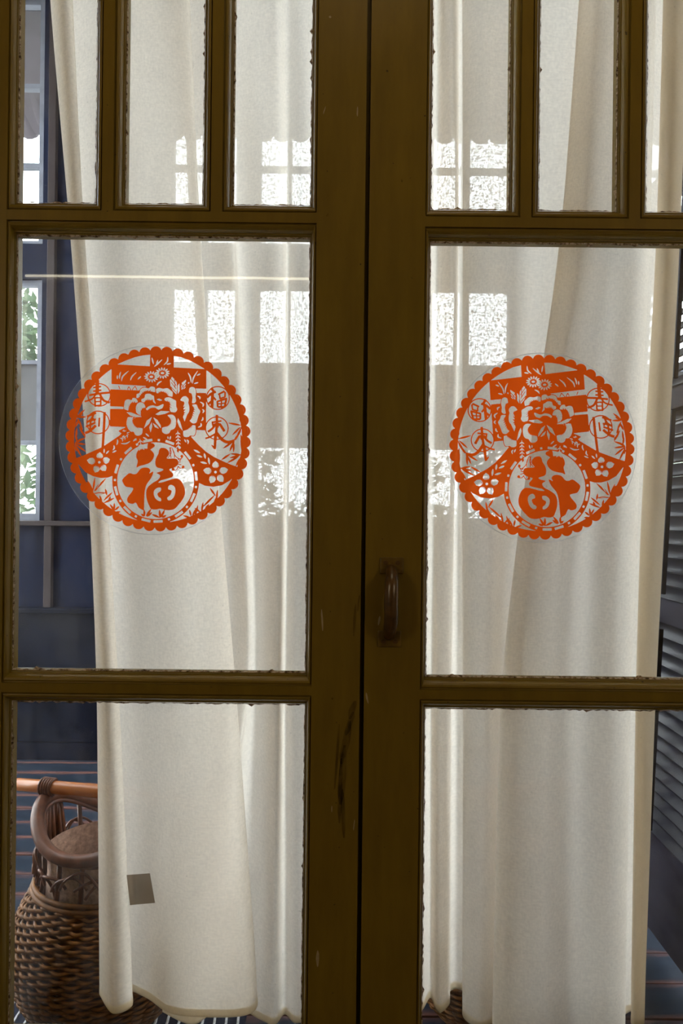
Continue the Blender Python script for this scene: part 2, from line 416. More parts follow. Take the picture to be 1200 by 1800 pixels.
    petal('TR', [(160, 866), (210, 858), (246, 880), (262, 930), (256, 1000), (230, 1030), (202, 1040), (180, 1076), (140, 1086), (100, 1060), (100, 1012)], [(140, 1000), (180, 982), (202, 940), (192, 900)], 11, .35)
    for P_ in ([(950, 1022), (985, 930), (1048, 884), (1015, 965)], [(1015, 1005), (1045, 945), (1050, 1000), (1030, 1072)], [(1060, 888), (1110, 920), (1150, 985), (1152, 1020), (1090, 950)], [(1056, 955), (1100, 985), (1130, 1025), (1080, 1005)]):
        poly('TL', P_, 0)
    petal('TR', [(310, 690), (340, 650), (380, 645), (410, 680), (405, 720), (416, 760), (416, 820), (392, 862), (362, 942)], [(342, 882), (356, 840), (347, 762), (360, 722), (330, 700)], 10, .4)
    petal('TR', [(414, 600), (420, 550), (450, 534), (482, 550), (496, 600), (490, 650), (496, 702), (470, 726), (448, 722)], [(455, 660), (440, 610)], 7, .4)
    petal('TR', [(450, 742), (500, 740), (520, 782), (546, 820), (530, 860), (516, 902), (500, 950), (460, 962), (420, 932)], [(442, 908), (457, 850), (472, 790), (457, 762)], 9, .4)
    petal('TR', [(488, 985), (492, 1060), (470, 1106), (430, 1104), (400, 1122), (352, 1112), (345, 1050)], [(382, 1040), (420, 1012), (455, 980)], 8, .4)
    poly('TR', [(285, 898), (312, 950), (342, 1052), (300, 1002), (276, 940)], 0)
    for P_ in ([(510, 640), (540, 655), (540, 680)], [(540, 708), (582, 735), (572, 772)], [(568, 795), (588, 815), (572, 842)], [(575, 885), (575, 915), (555, 932)], [(552, 955), (555, 990), (515, 1010)]):
        stroke('TR', P_, 18, 0, 'leaf')
    # leaf sprigs beside the side-on flower
    poly('TR', [(215, 415), (190, 455), (196, 525), (225, 580), (266, 624), (276, 560), (270, 480), (240, 440)], 0)
    poly('TR', [(380, 448), (330, 485), (322, 545), (330, 575), (372, 545)], 0)
    poly('TR', [(282, 620), (280, 520), (302, 490), (305, 580)], 0)
    for a, b in (((205, 480), (265, 560)), ((195, 430), (265, 520)), ((200, 530), (265, 600)), ((245, 440), (250, 540)), ((325, 550), (378, 480)), ((330, 575), (375, 515)), ((330, 500), (350, 540))):
        stroke('TR', [a, b], 7, 1, smooth=False)
    # daisies
    for q, c in (('TL', (1040, 415)), ('TR', (103, 372))):
        o = Q(q, [c])[0]
        circ(o, 3.2, 0, 2.0, 16)
        for k in range(14):
            a = 2 * math.pi * k / 14 + .1; u = np.array([math.cos(a), math.sin(a) * .78])
            stroke('', [np.array(o) + u * 5.4, np.array(o) + u * 13.2], 2.9, 0, 'leaf', False)
    # grass cuts
    for q, P_ in (('TL', [(690, 470), (705, 410), (780, 342)]), ('TL', [(640, 445), (642, 395)]), ('TL', [(665, 440), (668, 400), (682, 355)]), ('TL', [(792, 462), (815, 410), (868, 360)]), ('TL', [(878, 448), (920, 408)]),
                  ('TL', [(1045, 188), (1065, 270)]), ('TL', [(1070, 300), (1115, 262), (1170, 210)]), ('TL', [(1095, 280), (1118, 215)]), ('TL', [(1105, 520), (1120, 490), (1160, 465)]), ('TR', [(115, 280), (160, 235), (165, 180)]), ('TR', [(150, 270), (205, 258)]),
                  ('TR', [(400, 365), (430, 420), (440, 490)]), ('TR', [(455, 500), (465, 430), (520, 340)]), ('TR', [(505, 400), (548, 380)]), ('TR', [(400, 495), (418, 480)]), ('TR', [(470, 498), (525, 482)]), ('TR', [(40, 520), (55, 490), (98, 465)]),
                  ('TL', [(690, 1140), (730, 1090), (790, 1060)]), ('BL', [(640, 80), (645, 110), (632, 150)]), ('BL', [(600, 150), (605, 185), (585, 210)]), ('BL', [(488, 190), (485, 245)]), ('BL', [(505, 255), (545, 212)]), ('BL', [(580, 238), (632, 212)]),
                  ('BL', [(680, 130), (740, 132), (795, 102)]), ('BL', [(970, 12), (1015, 50)]), ('BL', [(940, 55), (1000, 90)]), ('BL', [(825, 105), (865, 68)]), ('BR', [(165, 45), (170, 80)]), ('BR', [(200, 42), (188, 90)]), ('BR', [(360, 80), (382, 120)]), ('BR', [(385, 85), (405, 105), (398, 140)])):
        stroke(q, P_, 17, 0, 'leaf')
    # fir sprigs cut into the stroke
    def sprig(q, a, b, n, w=30):
        a = np.array(a, float); b = np.array(b, float); d = (b - a); L = np.linalg.norm(d); d /= L; nn = np.array([-d[1], d[0]])
        stroke(q, [a, b], 7, 0, smooth=False)
        for k in range(n):
            p = a + d * L * (k + .5) / n
            for s in (-1, 1): stroke(q, [p, p + nn * s * w + d * w * .9], 11, 0, 'leaf', False)
    sprig('BR', (282, -20), (290, 175), 5, 30)
    sprig('BL', (905, 75), (925, 200), 3, 36)
    sprig('BL', (775, 20), (690, 85), 3, 28)
    poly('BL', [(862, 70), (830, 100), (868, 92)], 0)
    # leaf sticking out of the left sweep
    poly('TL', [(652, 1050), (690, 1030), (730, 1012), (760, 1030), (750, 1100), (660, 1110), (690, 1080)], 1)
    for a, b in (((700, 1050), (745, 1050)), ((715, 1035), (725, 1060))): stroke('TL', [a, b], 8, 0, smooth=False)
    # five-petal blossoms
    for q, c, tips in (('BL', (430, 352), [(437, 232), (555, 315), (505, 452), (378, 472), (284, 326)]), ('BR', (724, 466), [(725, 335), (872, 435), (814, 580), (666, 596), (580, 442)])):
        c = np.array(c, float)
        for tp in tips:
            tp = np.array(tp, float); d = tp - c; L = np.linalg.norm(d); d /= L; nn = np.array([-d[1], d[0]])
            poly(q, [c + d * 42 - nn * 12, c + d * L * .55 - nn * 40, c + d * L * .8 - nn * 32, tp, c + d * L * .8 + nn * 32, c + d * L * .55 + nn * 40, c + d * 42 + nn * 12], 0, False)
            for s in (-.28, 0, .28):
                u = d + nn * s; stroke(q, [c + d * 36 + nn * s * 30, c + u * 76], 9, 1, (1, .2), False)
        o = Q(q, [tuple(c)])[0]; circ(o, 7.2, 1, n=20); circ(o, 2.3, 0, n=14)
    for a, b in (((468, 203), (545, 243)), ((502, 268), (572, 292)), ((592, 242), (606, 310)), ((640, 292), (655, 378)), ((545, 346), (626, 366))):
        stroke('BR', [a, b], 24, 0, 'leaf', False)
    # bracketed small characters in rings
    ring('TL', (428, 628), 132, 13, 1)
    for P_, w in (([(408, 452), (405, 620)], 42), ([(358, 542), (452, 530)], 20), ([(358, 585), (455, 572)], 20), ([(310, 632), (430, 612), (550, 600)], 24), ([(385, 625), (345, 675), (258, 706)], 20), ([(435, 615), (480, 690), (552, 718)], 26),
                  ([(378, 655), (382, 765)], 20), ([(448, 655), (446, 750)], 20), ([(378, 662), (452, 660)], 16), ([(378, 708), (450, 704)], 14), ([(378, 758), (450, 748)], 18)):
        stroke('TL', P_, w, 1)
    ring('TL', (415, 950), 132, 13, 1)
    for P_, w in (([(285, 882), (392, 838)], 24), ([(365, 850), (340, 905), (285, 950)], 22), ([(285, 948), (345, 925), (390, 912)], 20), ([(340, 880), (380, 940)], 18), ([(330, 920), (322, 1040)], 22), ([(272, 1000), (385, 952)], 22), ([(262, 1075), (320, 1050), (390, 985)], 30), ([(432, 895), (425, 1000)], 20), ([(492, 828), (485, 1000), (470, 1245)], 30)):
        stroke('TL', P_, w, 1)
    ring('TR', (752, 664), 134, 13, 1)
    for P_, w in (([(672, 545), (705, 590)], 30), ([(625, 660), (672, 615), (730, 590)], 28), ([(690, 610), (682, 775)], 36), ([(640, 735), (690, 690)], 26), ([(700, 655), (730, 690)], 22), ([(755, 625), (832, 582)], 22), ([(775, 630), (775, 675)], 18), ([(838, 590), (835, 655)], 20), ([(775, 672), (838, 650)], 18),
                  ([(745, 700), (750, 770)], 22), ([(745, 705), (860, 668)], 22), ([(852, 672), (830, 775)], 24), ([(750, 770), (830, 768)], 24), ([(795, 690), (790, 770)], 16), ([(748, 735), (840, 722)], 14)):
        stroke('TR', P_, w, 1)
    ring('TR', (740, 1018), 132, 13, 1)
    for P_, w in (([(740, 862), (738, 1000), (722, 1170)], 30), ([(678, 950), (795, 932)], 20), ([(725, 962), (690, 1020), (635, 1060)], 26), ([(700, 1000), (690, 960)], 22), ([(765, 955), (750, 1010)], 22), ([(772, 965), (830, 1055)], 30), ([(720, 1085), (660, 1120), (605, 1138)], 20)):
        stroke('TR', P_, w, 1)
    stroke('TR', [(735, 1070), (800, 1150), (870, 1182), (945, 1165)], 36, 1)
    stroke('BR', [(722, 20), (718, 160), (710, 195)], 30, 1); stroke('BR', [(720, 192), (675, 145)], 20, 1, 'leaf', False)
    # bamboo leaves as thin cut bars
    for q, L in (('TL', [((165, 890), (262, 798)), ((160, 890), (280, 885)), ((165, 880), (240, 850)), ((170, 900), (225, 1000)), ((150, 1010), (190, 910)), ((165, 1010), (160, 1130)), ((190, 1000), (270, 1130)), ((205, 980), (235, 1040)), ((150, 1180), (270, 1130))]),
                 ('BL', [((140, 130), (225, 82)), ((140, 130), (275, 140)), ((145, 135), (275, 228)), ((140, 140), (225, 290)), ((150, 140), (160, 225)), ((150, 20), (170, 110)), ((240, 0), (268, 55)),
                         ((360, 700), (290, 560)), ((355, 690), (380, 525)), ((365, 690), (512, 535)), ((370, 715), (510, 710)), ((330, 660), (280, 580)), ((380, 690), (430, 600)), ((460, 830), (435, 735)), ((480, 800), (585, 700)), ((480, 830), (610, 768)), ((520, 740), (500, 660)), ((540, 800), (560, 750)), ((605, 915), (553, 840)), ((605, 915), (606, 825)), ((610, 915), (665, 865)), ((610, 940), (680, 930))]),
                 ('TR', [((870, 955), (1028, 985)), ((1020, 1000), (920, 1100)), ((1025, 1010), (990, 1110)), ((1030, 1000), (960, 1160)), ((1020, 1090), (1040, 1190)), ((1040, 960), (1005, 910))]),
                 ('BR', [((930, 110), (810, 190)), ((935, 110), (890, 225)), ((940, 110), (935, 235)), ((1020, 50), (1040, 250)), ((935, 105), (1010, 0)), ((1030, 265), (900, 250)), ((900, 250), (790, 325)), ((1000, 280), (860, 360)), ((1010, 270), (890, 300)), ((1020, 290), (960, 400)), ((1010, 330), (985, 400)),
                         ((735, 800), (748, 672)), ((725, 745), (658, 650)), ((720, 730), (570, 880)), ((560, 940), (580, 815)), ((550, 940), (480, 885)), ((480, 990), (520, 850)), ((600, 900), (650, 840)), ((440, 985), (418, 905)), ((430, 1000), (345, 975)), ((450, 985), (500, 890)), ((700, 880), (730, 760))])):
        for a, b in L: stroke(q, [a, b], 24, 1, 'leaf', False)
    for a, b in (((395, 660), (455, 570)), ((390, 720), (480, 714)), ((500, 800), (560, 745))):
        stroke('BL', [a, b], 9, 0, 'leaf', False)
    # grass between the bars
    for P_ in ([(655, 520), (672, 560)], [(760, 565), (775, 530)], [(775, 530), (800, 570)], [(815, 568), (850, 525)], [(850, 525), (872, 570)]):
        stroke('TL', P_, 9, 1)
    return S.a
# ------------------------------------------------------------------ structure: dim room on the camera's side
WALL_Y1 = .44                       # veranda face of the thick wall
def struct(o): o['kind'] = 'structure'; return o
struct(bx('floor', M['room_floor'], -2.4, 2.4, -2.62, .12, -.08, 0))
struct(bx('ceiling', M['room_wall'], -2.4, 2.4, -2.62, -.02, 3.4, 3.5))
struct(bx('wall_back', M['room_wall'], -2.5, 2.5, -2.74, -2.62, -.08, 3.5))
struct(bx('wall_left', M['room_wall'], -2.5, -2.4, -2.62, -.02, -.08, 3.5))
struct(bx('wall_right', M['room_wall'], 2.4, 2.5, -2.62, -.02, -.08, 3.5))
w = MB(); w.box(-2.5, -1.0, -.02, WALL_Y1, -.08, 4.05); w.box(1.0, 2.5, -.02, WALL_Y1, -.08, 4.05); w.box(-1.0, 1.0, -.02, WALL_Y1, 2.62, 4.05)
struct(w.build('wall_front', M['plaster']))
jf = MB(); jf.box(-1.0, -.684, -.02, .07, 0, 2.62); jf.box(.764, 1.0, -.02, .07, 0, 2.62); jf.box(-.684, .764, -.02, .07, 2.50, 2.62)
struct(jf.build('trim_1', M['door'])); bpy.data.objects['trim_1'].name = 'trim_1'

# ------------------------------------------------------------------ the two glazed door leaves
MW_S, MW_R, GL = .011, .019, .0205         # moulding width at stiles / at rails, glass depth
def moulding(name, x0, x1, z0, z1, wl, wr, wb, wt, parent):
    """mitred ovolo moulding round one pane: from the face of the leaf down to the glass"""
    prof = [(1.0, 0.0), (.97, .0050), (.86, .0054), (.83, .0030), (.72, .0022), (.56, .0034), (.42, .0066), (.31, .0112), (.26, .0150), (.14, .0154), (.11, .0188), (0.0, .0195)]
    m = MB(); n = len(prof)
    for u, d in prof:
        a, b, c, e = x0 - wl * u, x1 + wr * u, z0 - wb * u, z1 + wt * u
        m.v += [(a, d, c), (b, d, c), (b, d, e), (a, d, e)]
    for i in range(n - 1):
        for k in range(4):
            l = (k + 1) % 4; m.f.append((i * 4 + k, (i + 1) * 4 + k, (i + 1) * 4 + l, i * 4 + l))
    return m.build(name, M['door'], parent)
def putty_strip(x0, x1, z0, z1, parent, seed):
    rnd = random.Random(seed); m = MB(); y = .0192
    for (ax, az), (bx_, bz), inn in (((x0, z0), (x1, z0), (0, 1)), ((x0, z1), (x1, z1), (0, -1)), ((x0, z0), (x0, z1), (1, 0)), ((x1, z0), (x1, z1), (-1, 0))):
        L = math.hypot(bx_ - ax, bz - az); n = max(6, int(L / .006)); b = len(m.v); base = .0022 if inn[1] == 0 else .0032
        for i in range(n + 1):
            t = i / n; px, pz = ax + (bx_ - ax) * t, az + (bz - az) * t
            j = base * (.35 + .9 * rnd.random()) + (.004 * rnd.random() if rnd.random() < .05 else 0)
            m.v += [(px, y - .0012, pz), (px + inn[0] * j, y + .0008, pz + inn[1] * j)]
        for i in range(n):
            k = b + 2 * i; m.f.append((k, k + 1, k + 3, k + 2))
    return m.build('putty', M['putty'], parent)
def leaf(name, xL, xR, sL, sR, dz, seed):
    """xL..xR leaf edges, sL..sR sight lines of the wide panes"""
    root = empty(name, (0, 0, 0)); struct(root); T = .044
    zs = [(.315, EYE - .3425 + dz), (EYE - .288 + dz, EYE + .4885 + dz), (EYE + .5445 + dz, 2.36 + dz)]   # pane rows (sight)
    fl, fr = sL - MW_S, sR + MW_S
    for a, b in ((xL, fl), (fr, xR)): bx('stile', M['door'], a, b, 0, T, .012, 2.49, root)
    edges = [.012] + [z for r in zs for z in r] + [2.49]
    for i in range(0, len(edges), 2):
        a = edges[i] + (MW_R if i else 0); b = edges[i + 1] - (MW_R if i + 2 < len(edges) else 0)
        if i == 0: b = edges[1] - MW_R
        bx('rail', M['door'], fl, fr, .0002, T, a, b, root)
    pw = (sR - sL - 2 * .052) / 3
    cols = [(sL + i * (pw + .052), sL + i * (pw + .052) + pw) for i in range(3)]
    for i in range(2):
        bx('muntin', M['door'], cols[i][1] + .016, cols[i + 1][0] - .016, .0004, T - .006, zs[2][0] - MW_R, zs[2][1] + MW_R, root)
    panes = [(sL, sR, *zs[0], MW_S, MW_S), (sL, sR, *zs[1], MW_S, MW_S)]
    for i, (a, b) in enumerate(cols): panes.append((a, b, *zs[2], MW_S if i == 0 else .016, MW_S if i == 2 else .016))
    for k, (a, b, c, e, wl, wr) in enumerate(panes):
        moulding('moulding', a, b, c, e, wl, wr, MW_R, MW_R, root)
        bk = MB()                                               # plain rebate behind the glass
        bk.box(a - .02, a - .001, .026, T, c - .02, e + .02); bk.box(b + .001, b + .02, .026, T, c - .02, e + .02)
        bk.box(a - .001, b + .001, .026, T, c - .02, c - .001); bk.box(a - .001, b + .001, .026, T, e + .001, e + .02)
        bk.build('glazing_bead', M['door'], root)
        g = bx('glass_pane', M['glass'], a - .006, b + .006, GL, GL + .003, c - .006, e + .006, root)
        putty_strip(a, b, c, e, root, seed * 10 + k)
    return root
dl = leaf('door_1', -.679, .0355, -.5835, -.0605, 0, 1)
dr = leaf('door_2', .0430, .7590, .1525, .675, -.004, 2)
setp(dl, 'olive brown glazed door leaf on the left with worn centre stile')
setp(dr, 'olive brown glazed door leaf on the right carrying a pull handle')
bx('astragal', M['door'], .022, .062, .0455, .058, .012, 2.49, dl)
def chip(px, py, w, h, parent, mat, tilt=0):
    c = PW(px, py, 0); m = MB(); n = 10
    m.v.append((c.x, -.0003, c.z))
    rnd = random.Random(int(px * 7 + py))
    for k in range(n):
        t = 2 * math.pi * k / n; x, z = w / 2000 * math.cos(t) * rnd.uniform(.7, 1.1), h / 2000 * math.sin(t)
        m.v.append((c.x + x + z * tilt, -.00015, c.z + z))
    for k in range(n): m.f.append((0, 1 + k, 1 + (k + 1) % n))
    return m.build('paint_chip', mat, parent)
for a in ((566, 1090, 4, 40, -.06), (558, 1685, 6, 30, 0), (628, 196, 3, 18, 0), (570, 194, 2, 14, .3), (583, 1422, 2, 12, 0), (580, 30, 5, 4, 0), (622, 1450, 2, 20, .1)): chip(*a[:4], dl, M['chip'], a[4])
for a in ((666, 1091, 4, 17, .15), (645, 1227, 4, 20, -.2), (706, 318, 3, 5, 0), (721, 313, 2, 3, 0)): chip(*a[:4], dr, M['chip'] if a[2] == 4 else M['smear'], a[4])
for a in ((584, 1228, 4, 4, 0), (619, 1248, 13, 34, .3), (614, 1272, 12, 44, .3), (607, 1305, 15, 80, .18), (602, 1362, 16, 110, .06), (603, 1430, 8, 90, -.04), (592, 1330, 5, 120, .06), (598, 1390, 9, 120, .02), (575, 378, 4, 6, .5), (630, 1060, 4, 30, .1), (623, 1090, 5, 60, .05)): chip(*a[:4], dl, M['smear'], a[4])

# pull handle: two flat plates, a round grip, four screws
hd = empty('pull_handle', (0, 0, 0)); hd.parent = dr; hd['label'] = 'worn painted iron pull handle'
for (cx_, cy_) in ((688, 994), (684, 1123)):
    c = PW(cx_, cy_, 0)
    bx('mounting_plate', M['plate'], c.x - .0205, c.x + .0205, -.0034, .0002, c.z - .0145, c.z + .0145, hd, .0016)
    for s in (-1, 1):
        z = c.z + (.005 if cy_ < 1050 else -.004)
        m = MB().tube([(c.x + s * .0105, -.0045, z), (c.x + s * .0105, -.0022, z)], .0042, 10)
        m.box(c.x + s * .0105 - .0038, c.x + s * .0105 + .0038, -.0049, -.0044, z - .0006, z + .0006)
        m.build('screw', M['handle'], hd)
a = PW(687, 1004, 0); b = PW(684, 1113, 0)
gp = [(a.x, -.001, a.z + .004), (a.x, -.010, a.z), (a.x, -.020, a.z - .008), (a.x - .0005, -.028, a.z - .020), (a.x - .001, -.031, a.z - .036), (a.x - .0015, -.0315, (a.z + b.z) / 2), (b.x + .001, -.031, b.z + .036), (b.x + .0005, -.028, b.z + .020), (b.x, -.020, b.z + .008), (b.x, -.010, b.z), (b.x, -.001, b.z - .004)]
pts = crom(gp, 4, False)
rr = np.interp(np.linspace(0, 1, len(pts)), [0, .12, .25, .5, .75, .88, 1], [.009, .0105, .0118, .0125, .0118, .0105, .009])
MB().tube([tuple(p) for p in pts], list(rr), 14).build('grip', M['handle'], hd, True)

# ------------------------------------------------------------------ veranda: floor boards, far wall with windows, ceiling
VY0, VY1 = WALL_Y1, 2.40
fl = empty('floor_veranda'); struct(fl)
bx('joist_bed', M['room_floor'], -2.3, 2.3, .0705, 2.62, -.14, -.022, fl)
pm = MB().box(-2.27, 2.2, -.0675, .0675, -.022, 0).mesh('plank', False, .002)
pm.materials.append(M['plank'])
for i in range(18):
    y = .1205 + .139 * i + .0695
    if y > 2.55: break
    o = bpy.data.objects.new('plank', pm); COL.objects.link(o); o.parent = fl; o.location = ((i * .737) % .05, y, -.001 * (i % 3)); 
struct(bx('ceiling_veranda', M['ceil'], -2.3, 2.3, WALL_Y1, 2.62, 4.05, 4.13))
VX = 2.30                           # unseen veranda ends: low parapet, tall glazed screens added to brighten the curtains
for sg, nm in ((-1, 'left'), (1, 'right')):
    e = MB(); xa, xb = sorted((sg * VX, sg * (VX + .1)))
    e.box(xa, xb, WALL_Y1, 2.62, -.14, .06); e.box(xa, xb, WALL_Y1, 2.62, 3.75, 4.13); e.box(xa, xb, WALL_Y1, .60, .06, 3.75); e.box(xa, xb, 2.40, 2.62, .06, 3.75)
    struct(e.build('wall_veranda_' + nm, M['plaster']))
    r = empty('window_%d' % (7 if sg < 0 else 8)); struct(r); xm = sg * (VX + .05)
    for y in (.60, 1.185, 1.77, 2.355): bx('frame_stile', M['sash'], xm - .025, xm + .025, y, y + .045, .06, 3.75, r)
    for z in (.06, .45, 1.27, 2.09, 2.91, 3.70):
        for y in (.645, 1.23, 1.815): bx('glazing_bar', M['sash'], xm - .02, xm + .02, y, y + .54, z, z + .05, r)
    for z in (.50, 1.32, 2.14, 2.96):
        for y in (.645, 1.23, 1.815): bx('window_pane', M['clean_glass'], xm - .002, xm + .002, y - .004, y + .544, z - .004, z + .774, r)
    for y in (.645, 1.23, 1.815): bx('window_pane', M['clean_glass'], xm - .002, xm + .002, y - .004, y + .544, .106, .454, r)
    ld = bpy.data.lights.new('window_daylight', 'AREA'); ld.shape = 'RECTANGLE'; ld.size = 3.7; ld.size_y = 1.8; ld.cycles.is_portal = True
    lo = bpy.data.objects.new('window_daylight', ld); COL.objects.link(lo); lo.location = (sg * (VX + .15), 1.5, 1.9); lo.rotation_euler = (0, sg * math.pi / 2, 0)
ROWS = [(1.225, 1.572), (1.594, 1.978), (1.998, 2.372), (2.600, 2.970), (2.992, 3.370), (3.392, 3.79)]
WINS = [((-1.85, -1.70), (-1.685, -1.540)), ((-.865, -.720), (-.692, -.548)), ((-.425, -.293), (-.270, -.140)), ((.02, .15), (.172, .302)), ((.445, .590), (.628, .832)), ((1.50, 1.645), (1.665, 1.81))]
WY0, WY1 = 2.40, 2.52
wl = MB()
xs = sorted((w_[0][0] - .03, w_[1][1] + .03) for w_ in WINS)
cur = -2.3
for a, b in xs:
    wl.box(cur, a, WY0, WY1, -.08, 4.05); wl.box(a, b, WY0, WY1, -.08, 1.19); wl.box(a, b, WY0, WY1, 3.82, 4.05); wl.box(a, b, WY0, WY1, 2.40, 2.575); cur = b
wl.box(cur, 2.3, WY0, WY1, -.08, 4.05)
struct(wl.build('wall_far', M['navy']))
tr = empty('trim_2'); struct(tr)
bx('dado_ledge', M['dado'], -2.3, 2.3, 2.33, 2.40, .735, .76, tr, .004)
bx('dado_panel', M['dado'], -2.3, 2.3, 2.385, 2.40, 0.09, .735, tr)
bx('sill_board', M['brown_post'], -2.3, 2.3, 2.35, 2.40, 1.165, 1.19, tr, .004)
for x in (-1.455, 1.44, -.49, -.06): bx('post', M['brown_post'], x - .019, x + .019, 2.365, 2.40, .76, 3.95, tr, .003)
bx('baseboard', M['dado'], -2.3, 2.3, 2.38, 2.40, 0, .085, tr)
for wi, w_ in enumerate(WINS):
    r = empty('window_%d' % (wi + 1)); struct(r)
    x0, x1 = w_[0][0], w_[1][1]; mid0, mid1 = w_[0][1], w_[1][0]
    for a, b in ((x0 - .03, x0), (x1, x1 + .03)): bx('frame_stile', M['sash'], a, b, 2.42, 2.48, 1.19, 3.82, r)
    bx('mullion', M['sash'], mid0, mid1, 2.425, 2.475, 1.19, 3.82, r)
    zb = [(1.19, 1.225), (1.572, 1.594), (1.978, 1.998), (2.372, 2.40), (2.575, 2.60), (2.970, 2.992), (3.370, 3.392), (3.79, 3.82)]
    for a, b in zb:
        for c, d in w_: bx('glazing_bar', M['sash'], c, d, 2.43, 2.47, a, b, r)
    for k, (a, b) in enumerate(ROWS):
        for c, d in w_:
            bx('window_pane', M['frosted'] if k == 1 else M['clean_glass'], c - .004, d + .004, 2.448, 2.452, a - .004, b + .004, r)
    for z0_, z1_ in ((1.19, 2.40), (2.575, 3.82)):              # sampling aid for sky light entering here
        ld = bpy.data.lights.new('window_daylight', 'AREA'); ld.shape = 'RECTANGLE'; ld.size = x1 - x0 + .06; ld.size_y = z1_ - z0_
        ld.cycles.is_portal = True
        lo = bpy.data.objects.new('window_daylight', ld); COL.objects.link(lo); lo.location = ((x0 + x1) / 2, 2.60, (z0_ + z1_) / 2)
        lo.rotation_euler = (-math.pi / 2, 0, 0)
# eave outside with round tile ends
ev = empty('eave'); setp(ev, 'dark tiled eave overhanging the far windows', 'roof')
m = MB(); m.v += [(-3.4, 2.52, 3.98), (3.4, 2.52, 3.98), (3.4, 3.34, 3.60), (-3.4, 3.34, 3.60), (-3.4, 2.52, 4.10), (3.4, 2.52, 4.10), (3.4, 3.34, 3.70), (-3.4, 3.34, 3.70)]
m.f += [(0, 1, 2, 3)[::-1], (4, 5, 6, 7), (2, 3, 7, 6), (0, 1, 5, 4), (1, 2, 6, 5), (0, 3, 7, 4)]
m.build('eave_board', M['tile'], ev)
tm = MB().tube([(0, 2.56, 4.06), (0, 3.38, 3.62)], .055, 10).mesh('roof_tile', True); tm.materials.append(M['tile'])
for i in range(60):
    o = bpy.data.objects.new('roof_tile', tm); COL.objects.link(o); o.parent = ev; o.location = (-3.35 + i * .1135, 0, 0)

# ------------------------------------------------------------------ garden
gp_ = empty('ground'); struct(gp_); bx('lawn', M['grass'], -30, 30, -20, 60, -.5, -.4, gp_)
def tree(x, y, h, r, n, seed, label):
    rt = empty('tree', (x, y, -.4)); setp(rt, label, 'tree', 'garden trees beyond the veranda windows'); rnd = random.Random(seed)
    t = MB().tube([(0, 0, 0), (.05, 0, h * .35), (0, .05, h * .6), (.08, 0, h * .85)], [.13, .10, .07, .03], 8)
    for k in range(7):
        a = rnd.uniform(0, 6.28); z = h * rnd.uniform(.35, .7)
        t.tube([(0, 0, z), (r * .35 * math.cos(a), r * .35 * math.sin(a), z + .3), (r * .75 * math.cos(a), r * .75 * math.sin(a), z + .65)], [.045, .03, .012], 6)
    t.build('trunk', M['bark'], rt, True)
    clumps = [(Vector((rnd.gauss(0, .5) * r, rnd.gauss(0, .5) * r, h * rnd.uniform(.38, .98))), rnd.uniform(.22, .42) * r) for _ in range(26)]
    m = MB()
    for _ in range(n):
        c, cr = rnd.choice(clumps); d = Vector((rnd.gauss(0, 1), rnd.gauss(0, 1), rnd.gauss(0, 1))).normalized() * cr * rnd.random() ** .4
        p = c + d; u = Vector((rnd.gauss(0, 1), rnd.gauss(0, 1), rnd.gauss(0, .6))).normalized(); v = u.orthogonal().normalized()
        L = rnd.uniform(.07, .13); b = len(m.v)
        m.v += [tuple(p - u * L), tuple(p + v * L * .42), tuple(p + u * L), tuple(p - v * L * .42)]; m.f.append((b, b + 1, b + 2, b + 3))
    o = m.build('crown', M['leaf'], rt); o['kind'] = 'stuff'
tree(-4.6, 7.6, 4.3, 1.5, 5200, 3, 'leafy tree seen through the uncurtained window on the far left')
tree(-2.0, 8.9, 2.7, 1.0, 2200, 4, 'leafy garden tree behind the left door curtain')
tree(.4, 8.6, 2.5, 1.0, 2200, 5, 'low leafy garden tree behind the centre of the doors')
tree(2.9, 9.0, 2.7, 1.0, 2200, 6, 'leafy garden tree behind the right door curtain')
tree(5.8, 8.4, 3.4, 1.2, 2200, 8, 'leafy garden tree beyond the louvred shutter')

# ------------------------------------------------------------------ sheer curtains
LV = [-330, 0, 430, 900, 1200, 1790, 1900]
def curtain(cols, hemz, topz, rows=70, sub=9, seed=0):
    """cols: list of (x at the five photo heights, depth); returns vertex grid (rows, n, 3)"""
    P = []
    for xs5, Y in cols:
        xs7 = [xs5[0] - (xs5[1] - xs5[0]) * .55] + list(xs5) + [xs5[4] + (xs5[4] - xs5[3]) * .19]
        P.append((xs7, Y))
    zl = [EYE - (y - 900) / F * (DIST + .14) for y in LV]
    zz = np.linspace(topz, hemz, rows)
    cx = np.array([p[0] for p in P], float)                              # n x 7
    base = np.stack([np.interp(zz, zl[::-1], cx[i][::-1]) for i in range(len(P))], 0)
    ker = np.ones(9) / 9
    base = np.stack([np.convolve(np.pad(b, 4, mode='edge') + 0, ker, 'valid') for b in base], 0)
    rng = np.random.RandomState(seed)
    G = []
    for j, z in enumerate(zz):
        py = 900 + (EYE - z) / (DIST + .14) * F
        t = (topz - z) / (topz - hemz)
        ctl = []
        for i, (_, Y) in enumerate(P):
            Yd = .155 + (Y - .155) * (.62 + .38 * t) + .006 * math.sin(i * 2.1 + z * 3.1 + seed)
            k = (DIST + Yd) / F
            ctl.append(((base[i, j] - 600 + ROLL * (py - 900)) * k, Yd))
        G.append(np.concatenate([crom(ctl, sub, False), np.full(((len(ctl) - 1) * sub + 1, 1), z)], 1))
    return np.array(G)
